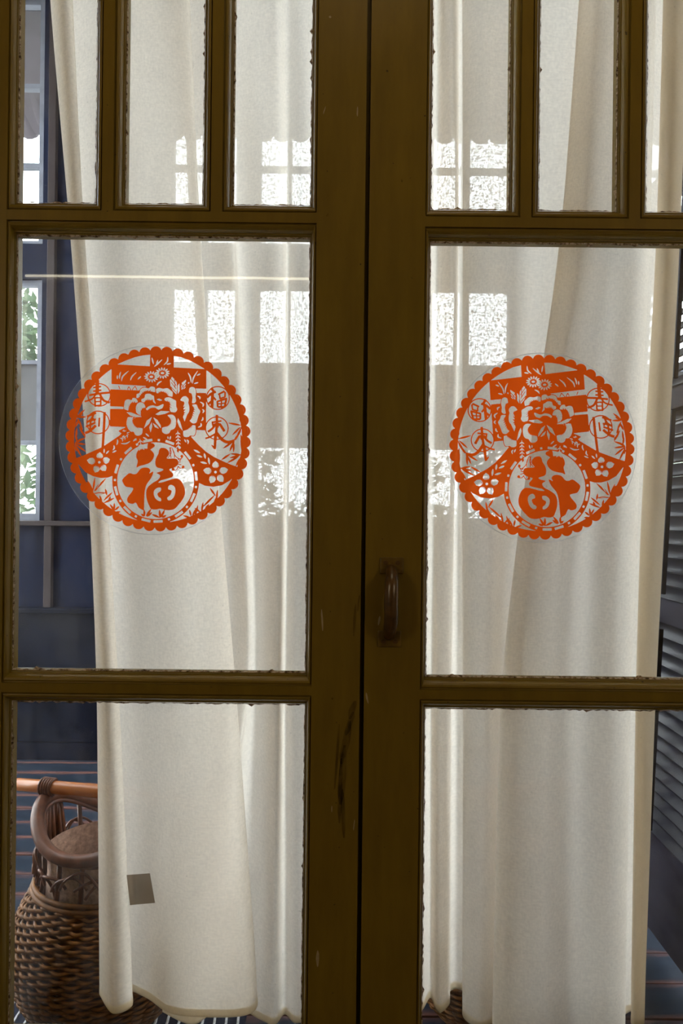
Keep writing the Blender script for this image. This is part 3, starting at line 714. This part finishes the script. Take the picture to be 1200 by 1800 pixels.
def grid_obj(name, G, mat, parent, ulen=None):
    R, N, _ = G.shape; me = bpy.data.meshes.new(name)
    v = G.reshape(-1, 3); idx = np.arange(R * N).reshape(R, N)
    f = np.stack([idx[:-1, :-1], idx[:-1, 1:], idx[1:, 1:], idx[1:, :-1]], -1).reshape(-1, 4)
    me.from_pydata(v.tolist(), [], f.tolist()); me.update()
    s = np.concatenate([[0], np.cumsum(np.linalg.norm(np.diff(G[R // 2], axis=0), axis=1))])
    U = np.tile(s, (R, 1)); V = G[:, :, 2]
    uv = me.uv_layers.new(name='cloth'); li = np.empty(len(me.loops), dtype=np.int32); me.loops.foreach_get('vertex_index', li)
    uvs = np.stack([U.reshape(-1)[li], V.reshape(-1)[li]], 1).astype(np.float32); uv.data.foreach_set('uv', uvs.reshape(-1))
    me.polygons.foreach_set('use_smooth', [True] * len(me.polygons))
    return link(name, me, mat, parent)
def swap(G): return G[:, :, [0, 1, 2]]
def make_curtain(label, cols, hemz, seed, hem_edges=()):
    r = empty('sheer_curtain', (0, 0, 0)); setp(r, label, 'curtain')
    G = curtain(cols, hemz, 2.393, seed=seed)
    grid_obj('cloth_panel', G, M['sheer'], r)
    # bottom hem: narrow doubled band just proud of the cloth, with a rolled edge
    H = []
    for dz, dy in ((.014, -.0008), (.004, -.0016), (-.001, -.0010), (-.001, .0010), (.004, .0016), (.014, .0008)):
        h = G[-1].copy(); h[:, 2] += dz; h[:, 1] += dy; H.append(h)
    grid_obj('hem', np.array(H), M['hem'], r)
    for i0, i1 in hem_edges:                                    # turned-over side edge
        E = G[:, i0:i1].copy(); E[:, :, 1] -= .0009
        grid_obj('side_hem', E, M['hem'], r)
    return r, G
L1 = [((88, 125, 158, 170, 175), .150), ((107, 136, 172, 186, 200), .105), ((127, 148, 190, 208, 236), .125), ((121, 140, 182, 194, 222), .165), ((150, 170, 215, 225, 262), .150),
      ((200, 215, 250, 270, 300), .105), ((260, 280, 310, 330, 350), .088), ((315, 335, 365, 392, 430), .102), ((333, 352, 388, 414, 457), .128), ((322, 340, 372, 398, 440), .162)]
L2 = [((318, 335, 365, 385, 285), .200), ((345, 372, 398, 412, 318), .180), ((373, 410, 426, 440, 345), .165), ((386, 418, 431, 441, 380), .205), ((410, 440, 446, 451, 425), .215), ((450, 470, 470, 470, 456), .180),
      ((485, 495, 492, 488, 482), .165), ((505, 507, 505, 500, 500), .205), ((530, 530, 525, 520, 520), .170), ((582, 580, 575, 570, 565), .190)]
R_ = [((722, 722, 720, 718, 716), .190), ((748, 745, 742, 740, 738), .165), ((768, 765, 760, 757, 755), .200), ((780, 778, 770, 768, 765), .175), ((795, 795, 785, 780, 775), .165), ((806, 806, 798, 793, 790), .185),
      ((800, 800, 790, 785, 782), .215), ((812, 812, 805, 803, 800), .238), ((823, 825, 822, 824, 824), .205), ((813, 814, 812, 814, 812), .160), ((845, 850, 840, 838, 835), .125), ((885, 880, 868, 862, 855), .115),
      ((980, 950, 900, 880, 872), .150), ((1045, 1020, 935, 905, 890), .150), ((1018, 985, 915, 880, 866), .100), ((1060, 1030, 985, 960, 950), .078), ((1095, 1085, 1040, 1020, 1010), .100), ((1130, 1125, 1090, 1080, 1070), .088), ((1153, 1142, 1120, 1108, 1098), .112),
      ((1142, 1132, 1110, 1098, 1088), .150), ((1174, 1162, 1138, 1128, 1114), .170), ((1165, 1153, 1126, 1117, 1108), .140), ((1186, 1172, 1146, 1133, 1118), .125), ((1210, 1194, 1168, 1152, 1131), .132)]
c1, G1 = make_curtain('cream sheer curtain with a brown patch, nearest the woven basket on the left', L1, .297, 1)
c2, G2 = make_curtain('narrow white sheer curtain beside the centre stile of the left door', L2, .232, 2)
c3, G3 = make_curtain('wide white sheer curtain behind the right door next to the louvred shutter', R_, .264, 3, [(21 * 9, 23 * 9 + 1)])
# sewn brown patch on the left curtain, following the cloth
def on_cloth(G, px, py):
    best = None
    R, N, _ = G.shape
    zt = [PW(px, py, .13)]
    for it in range(3):
        z = zt[-1].z; j = int(np.clip(np.argmin(np.abs(G[:, 0, 2] - z)), 0, R - 1)); row = G[j]
        X = (px - 600 + ROLL * (py - 900)) / F
        xi = row[:, 0] / (DIST + row[:, 1]); c = np.where(np.abs(xi - X) < .006)[0]
        k = c[np.argmin(row[c, 1])] if len(c) else int(np.argmin(np.abs(xi - X)))
        zt.append(PW(px, py, float(row[k, 1])))
    return zt[-1]
E = []
for j in range(6):
    t = j / 5; row = []
    for i in range(8):
        s = i / 7; x = 223 + 6 * t + (41 + 3 * t) * s; y = 1537 - 3 * s + (53 - 1 * s) * t
        p = on_cloth(G1, x, y); row.append((p.x, p.y - .0022, p.z))
    E.append(row)
grid_obj('sewn_patch', np.array(E), M['patch'], c1)
rod = empty('curtain_rod', (0, 0, 0)); setp(rod, 'brass curtain rod spanning the top of the doorway', 'curtain rod')
MB().tube([(-1.0, .155, 2.405), (1.0, .155, 2.405)], .011, 12).build('rod', M['metal'], rod, True)
for x in (-.985, .985): MB().tube([(x - .012, .155, 2.405), (x + .012, .155, 2.405)], .024, 14).build('rod_socket', M['metal'], rod, True)

# ------------------------------------------------------------------ louvred shutter folded out to the right
sh = empty('louvred_shutter', (.905, 0, .05)); sh.rotation_euler = (0, math.atan(.046), 0)
setp(sh, 'charcoal louvred wooden shutter standing open at the right edge', 'shutter')
sy0, sy1, st = .47, 1.22, .034
for a, b in ((sy0, sy0 + .05), (sy1 - .05, sy1)): bx('stile', M['shutter'], 0, st, a, b, 0, 2.30, sh, .003)
for a, b in ((0, .275), (.885, .958), (1.517, 1.583), (2.20, 2.30)): bx('rail', M['shutter'], .001, st - .001, sy0 + .05, sy1 - .05, a, b, sh, .003)
lm = MB().box(-.028, .028, sy0 + .05, sy1 - .05, -.0035, .0035).mesh('louvre_slat', False, .0015); lm.materials.append(M['slat'])
for a, b in ((.275, .885), (.958, 1.517), (1.583, 2.20)):
    n = int(round((b - a) / .040)); p = (b - a) / n
    for i in range(n):
        o = bpy.data.objects.new('louvre_slat', lm); COL.objects.link(o); o.parent = sh; o.location = (st / 2, 0, a + p * (i + .5)); o.rotation_euler = (0, math.radians(-47), 0)
    bx('tilt_rod', M['shutter'], -.026, -.012, .832, .848, a + .015, b - .012, sh, .002)
for z in (.3, 1.2, 2.05): bx('hinge', M['lamp_metal'], -.002, .04, .452, .475, z, z + .09, sh)
bx('hinge_post', M['shutter'], .02, .10, .44, .455, 0, 2.3, sh)

# ------------------------------------------------------------------ rattan baskets
def basket(label):
    r = empty('rattan_basket'); setp(r, label, 'basket', 'rattan baskets standing on the veranda floor')
    prof = [(.140, .006), (.168, .03), (.192, .07), (.209, .12), (.216, .17), (.210, .22), (.194, .27), (.172, .315), (.160, .34)]
    pr = crom(prof, 6, False); L = np.concatenate([[0], np.cumsum(np.linalg.norm(np.diff(pr, axis=0), axis=1))]); rows = 40; ns = 44
    m = MB()
    for i in range(rows):
        s = L[-1] * (i + .5) / rows; rr, z = np.interp(s, L, pr[:, 0]), np.interp(s, L, pr[:, 1])
        seg = ns * 4; pts = []
        for k in range(seg):
            t = 2 * math.pi * k / seg; d = .0052 * math.sin(ns / 2 * t + (i % 2) * math.pi)
            pts.append(((rr + d) * math.cos(t), (rr + d) * math.sin(t), z + .0012 * math.sin(ns * t * .5 + i)))
        m.tube(pts, .0047, 5, True)
    o = m.build('woven_body', M['wicker'], r, True)
    MB().lathe([(a - .006, b) for a, b in pr], 44).build('body_core', M['wicker_dark'], r, True)
    MB().lathe([(.001, .004), (.142, .004), (.145, .012)], 40).build('base', M['wicker_dark'], r)
    for (R0, z, tr) in ((.150, .010, .010), (.166, .335, .0075), (.163, .347, .0065)):
        MB().tube([(R0 * math.cos(2 * math.pi * k / 48), R0 * math.sin(2 * math.pi * k / 48), z) for k in range(48)], tr, 7, True).build('hoop', M['wicker'], r, True)
    MB().lathe([(.138, .30), (.136, .36), (.138, .40), (.140, .425)], 40).build('liner', M['liner'], r, True)
    def rim(t): return (.152 + .012 * abs(math.cos(t)) ** 3) * 1.0, .448 + .082 * abs(math.cos(t)) ** 2.6
    pts = []
    for k in range(72):
        t = 2 * math.pi * k / 72; a, z = rim(t); pts.append((a * math.cos(t), a * math.sin(t) * .96, z))
    MB().tube(pts, .0165, 9, True).build('saddle_rim', M['cane'] if False else M['wicker_dark'], r, True)
    MB().tube([(x * .93, y * .93, z - .016) for x, y, z in pts], .006, 6, True).build('inner_rim', M['wicker_dark'], r, True)
    for k in range(16):
        t = 2 * math.pi * (k + .5) / 16; a, z = rim(t)
        MB().tube([(.158 * math.cos(t), .158 * math.sin(t), .335), (.149 * math.cos(t), .149 * math.sin(t), .40), (a * math.cos(t), a * math.sin(t) * .96, z)], .0058, 6).build('stake', M['wicker_dark'], r, True)
    rnd = random.Random(11)
    for k in range(26):                                                 # loose looping cane between the stakes
        t0 = 2 * math.pi * k / 26 + rnd.uniform(-.1, .1); pts = []
        z0, z1 = rnd.uniform(.352, .385), rnd.uniform(.40, .445)
        for j in range(15):
            u = j / 14; t = t0 + u * rnd.choice((.62, .62)) ; z = z0 + (z1 - z0) * math.sin(math.pi * u) ** .8 + (.02 * u if k % 3 == 0 else 0)
            a = .160 + .005 * math.sin(8 * u + k); pts.append((a * math.cos(t), a * math.sin(t), z))
        MB().tube([tuple(p) for p in crom(pts, 2, False)], .0036, 5).build('cane_loop', M['wicker_dark'], r, True)
    for sgn in (-1, 1):                                                 # wrapped gussets that carry the handle
        for j in range(-3, 4):
            t = (0 if sgn > 0 else math.pi) + j * .10; a, z = rim(t)
            MB().tube([(.158 * math.cos(t), .158 * math.sin(t), .37), (.163 * math.cos(t * 1), .163 * math.sin(t), .44), (a * math.cos(t) * 1.0, a * math.sin(t) * .6, z + .012)], .008, 6).build('gusset_cane', M['wicker_dark'], r, True)
        w_ = MB()
        for q in range(5):
            x = sgn * (.150 + q * .0068)
            w_.tube([(x, .0195 * math.cos(2 * math.pi * k / 14), .556 + .0215 * math.sin(2 * math.pi * k / 14)) for k in range(14)], .0042, 5, True)
        w_.build('binding', M['wicker_dark'], r, True)
    MB().tube([(-.255, 0, .553), (-.16, 0, .556), (0, 0, .560), (.16, 0, .556), (.235, 0, .553)], [.0165, .0175, .018, .0175, .0165], 12).build('handle', M['cane'], r, True)
    return r
def dup(root, label):
    c = root.copy(); COL.objects.link(c); c['label'] = label
    for ch in root.children:
        k = ch.copy(); COL.objects.link(k); k.parent = c
    return c
b1 = basket('round rattan basket with a cane handle, uncurtained at the lower left'); b2 = dup(b1, 'rattan basket half hidden behind the white curtain of the right door')
b1.scale = (1.02, 1.02, .945); b1.location = (-.583, .56, .010); b1.rotation_euler = (0, 0, math.radians(-14))
b2.scale = b1.scale; b2.location = (.40, .60, 0); b2.rotation_euler = (0, 0, math.radians(20))
# striped rug under the left basket
rg = empty('striped_rug', (-.58, .58, 0)); setp(rg, 'small navy rug with white stripes under the rattan basket', 'rug')
bx('pile', M['rug'], -.36, .36, -.24, .17, 0.0005, .008, rg, .002)
sm = MB(); nn_ = 24
for k in range(nn_ + 1):
    y = -.235 + .395 * k / nn_; wv = .0008 * math.sin(k * 2.3); sm.v += [(-.0035 + wv, y, .0075), (-.002 + wv, y, .0095), (.002 + wv, y, .0095), (.0035 + wv, y, .0075)]
for k in range(nn_):
    b = 4 * k
    for q in range(3): sm.f.append((b + q, b + q + 1, b + q + 5, b + q + 4))
sme = sm.mesh('stripe'); sme.materials.append(M['stripe'])
for i in range(25):
    o = bpy.data.objects.new('stripe', sme); COL.objects.link(o); o.parent = rg; o.location = (-.342 + i * .0285, 0, 0)

# ------------------------------------------------------------------ paper-cut stickers on the two middle panes
def sticker_mesh():
    a = draw_sticker().astype(np.float32); n = a.shape[0]
    f = a.reshape(n // 2, 2, n // 2, 2).mean((1, 3)); N = f.shape[0]
    g = f.copy(); g[1:-1, 1:-1] = (f[1:-1, 1:-1] * 4 + f[:-2, 1:-1] + f[2:, 1:-1] + f[1:-1, :-2] + f[1:-1, 2:]) / 8
    ins = g >= .5
    full = ins[:-1, :-1] & ins[1:, :-1] & ins[:-1, 1:] & ins[1:, 1:]
    some = (ins[:-1, :-1] | ins[1:, :-1] | ins[:-1, 1:] | ins[1:, 1:]) & ~full
    V, FC, key = [], [], {}
    def vert(k, x, y):
        i = key.get(k)
        if i is None:
            i = len(V); key[k] = i; u = (x + .5) * .5 - STK_H; v = (y + .5) * .5 - STK_H
            V.append((u * .001, 0, -v * .001))
        return i
    for j in range(N - 1):
        row = full[j]; d = np.flatnonzero(np.diff(np.concatenate([[0], row.astype(np.int8), [0]])))
        for s, e in zip(d[::2], d[1::2]):
            s, e = int(s), int(e)
            FC.append((vert((s, j), s, j), vert((s, j + 1), s, j + 1), vert((e, j + 1), e, j + 1), vert((e, j), e, j)))
    for j, i in zip(*np.nonzero(some)):
        i, j = int(i), int(j)
        c = [(i, j), (i, j + 1), (i + 1, j + 1), (i + 1, j)]; val = [g[q[1], q[0]] for q in c]; pl = []
        for k in range(4):
            p, q = c[k], c[(k + 1) % 4]; a_, b_ = val[k], val[(k + 1) % 4]
            if a_ >= .5: pl.append(vert(p, *p))
            if (a_ >= .5) != (b_ >= .5):
                t = (.5 - a_) / (b_ - a_); pl.append(vert((p, q) if p < q else (q, p), p[0] + (q[0] - p[0]) * t, p[1] + (q[1] - p[1]) * t))
        if len(pl) >= 3: FC.append(tuple(pl))
    me = bpy.data.meshes.new('paper_cut'); me.from_pydata(V, [], FC); me.update(); me.materials.append(M['vinyl'])
    return me
stm = sticker_mesh()
fm = MB(); fm.lathe([(0.0005, 0), (.169, 0)], 96); fme = fm.mesh('backing_film'); fme.materials.append(M['film'])
em = MB().tube([(.169 * math.cos(2 * math.pi * k / 120), .169 * math.sin(2 * math.pi * k / 120), 0) for k in range(120)], .00028, 4, True).mesh('film_edge'); em.materials.append(M['film_edge'])
def sticker(px, py, rot, mirror, label, foff):
    r = empty('paper_cut_sticker'); setp(r, label, 'sticker', 'red paper-cut stickers on the door glass')
    r.location = PW(px, py, .0200); k = (DIST + .02) / DIST
    o = bpy.data.objects.new('paper_cut', stm); COL.objects.link(o); o.parent = r; o.scale = (-k if mirror else k, k, k); o.rotation_euler = (0, rot, 0)
    f = bpy.data.objects.new('backing_film', fme); COL.objects.link(f); f.parent = r; f.location = (foff[0], .00025, foff[1]); f.rotation_euler = (math.pi / 2, 0, 0)
    e = bpy.data.objects.new('film_edge', em); COL.objects.link(e); e.parent = f
    return r
sticker(277.8, 771.5, -ROLL, False, 'round orange-red paper-cut sticker on the left door pane, reading the right way round', (-.008, -.002))
sticker(952, 786, -ROLL + math.radians(-3.65), True, 'round orange-red paper-cut sticker on the right door pane, seen mirrored', (.0, -.001))

# ------------------------------------------------------------------ the room's ceiling and strip lamps, plus added fill globes
lp = empty('ceiling_lamp', (.1, -.62, 3.4)); setp(lp, 'warm round glass ceiling lamp above the doors', 'lamp')
MB().lathe([(.001, 0), (.06, 0), (.055, -.025), (.012, -.03), (.012, -.16)], 24).build('lamp_canopy', M['lamp_metal'], lp)
MB().lathe([(.012, -.155), (.08, -.17), (.13, -.22), (.135, -.27), (.10, -.33), (.03, -.36), (.001, -.362)], 28).build('lamp_shade', emit('warm_lamp_glow', (1.0, .80, .50), 16.0), lp, True)
tb = empty('tube_lamp', (-.92, -2.56, 2.48)); setp(tb, 'slim strip lamp on the wall behind the camera', 'lamp')
MB().tube([(-.76, 0, 0), (.76, 0, 0)], .0062, 8).build('tube', emit('strip_lamp_glow', (1.0, .90, .66), 5.0), tb, True)
bx('lamp_backing', M['lamp_metal'], -.79, .79, .015, -.0, -.02, .02, tb) if False else bx('lamp_backing', M['lamp_metal'], -.79, .79, -.06, -.012, -.018, .018, tb)
for sg, nm in ((-1, 'left'), (1, 'right')):  # unseen fill lights, added to brighten the door faces from the front
    sc_ = empty('fill_globe', (sg * 2.4, -2.35, 1.75)); setp(sc_, 'added warm fill globe on the %s wall behind the camera' % nm, 'lamp', 'added fill globes that brighten the doors')
    MB().tube([(0, 0, 0), (-sg * .02, 0, 0)], .05, 16).build('back_plate', M['lamp_metal'], sc_)
    MB().tube([(-sg * .02, 0, 0), (-sg * .10, 0, 0), (-sg * .15, 0, .04)], .010, 8).build('fill_arm', M['lamp_metal'], sc_)
    o = MB().lathe([(.001, -.115), (.06, -.1), (.10, -.058), (.115, 0), (.10, .058), (.06, .1), (.001, .115)], 20).build('fill_bulb', M['fill_glow'], sc_, True); o.location = (-sg * .16, 0, .16)
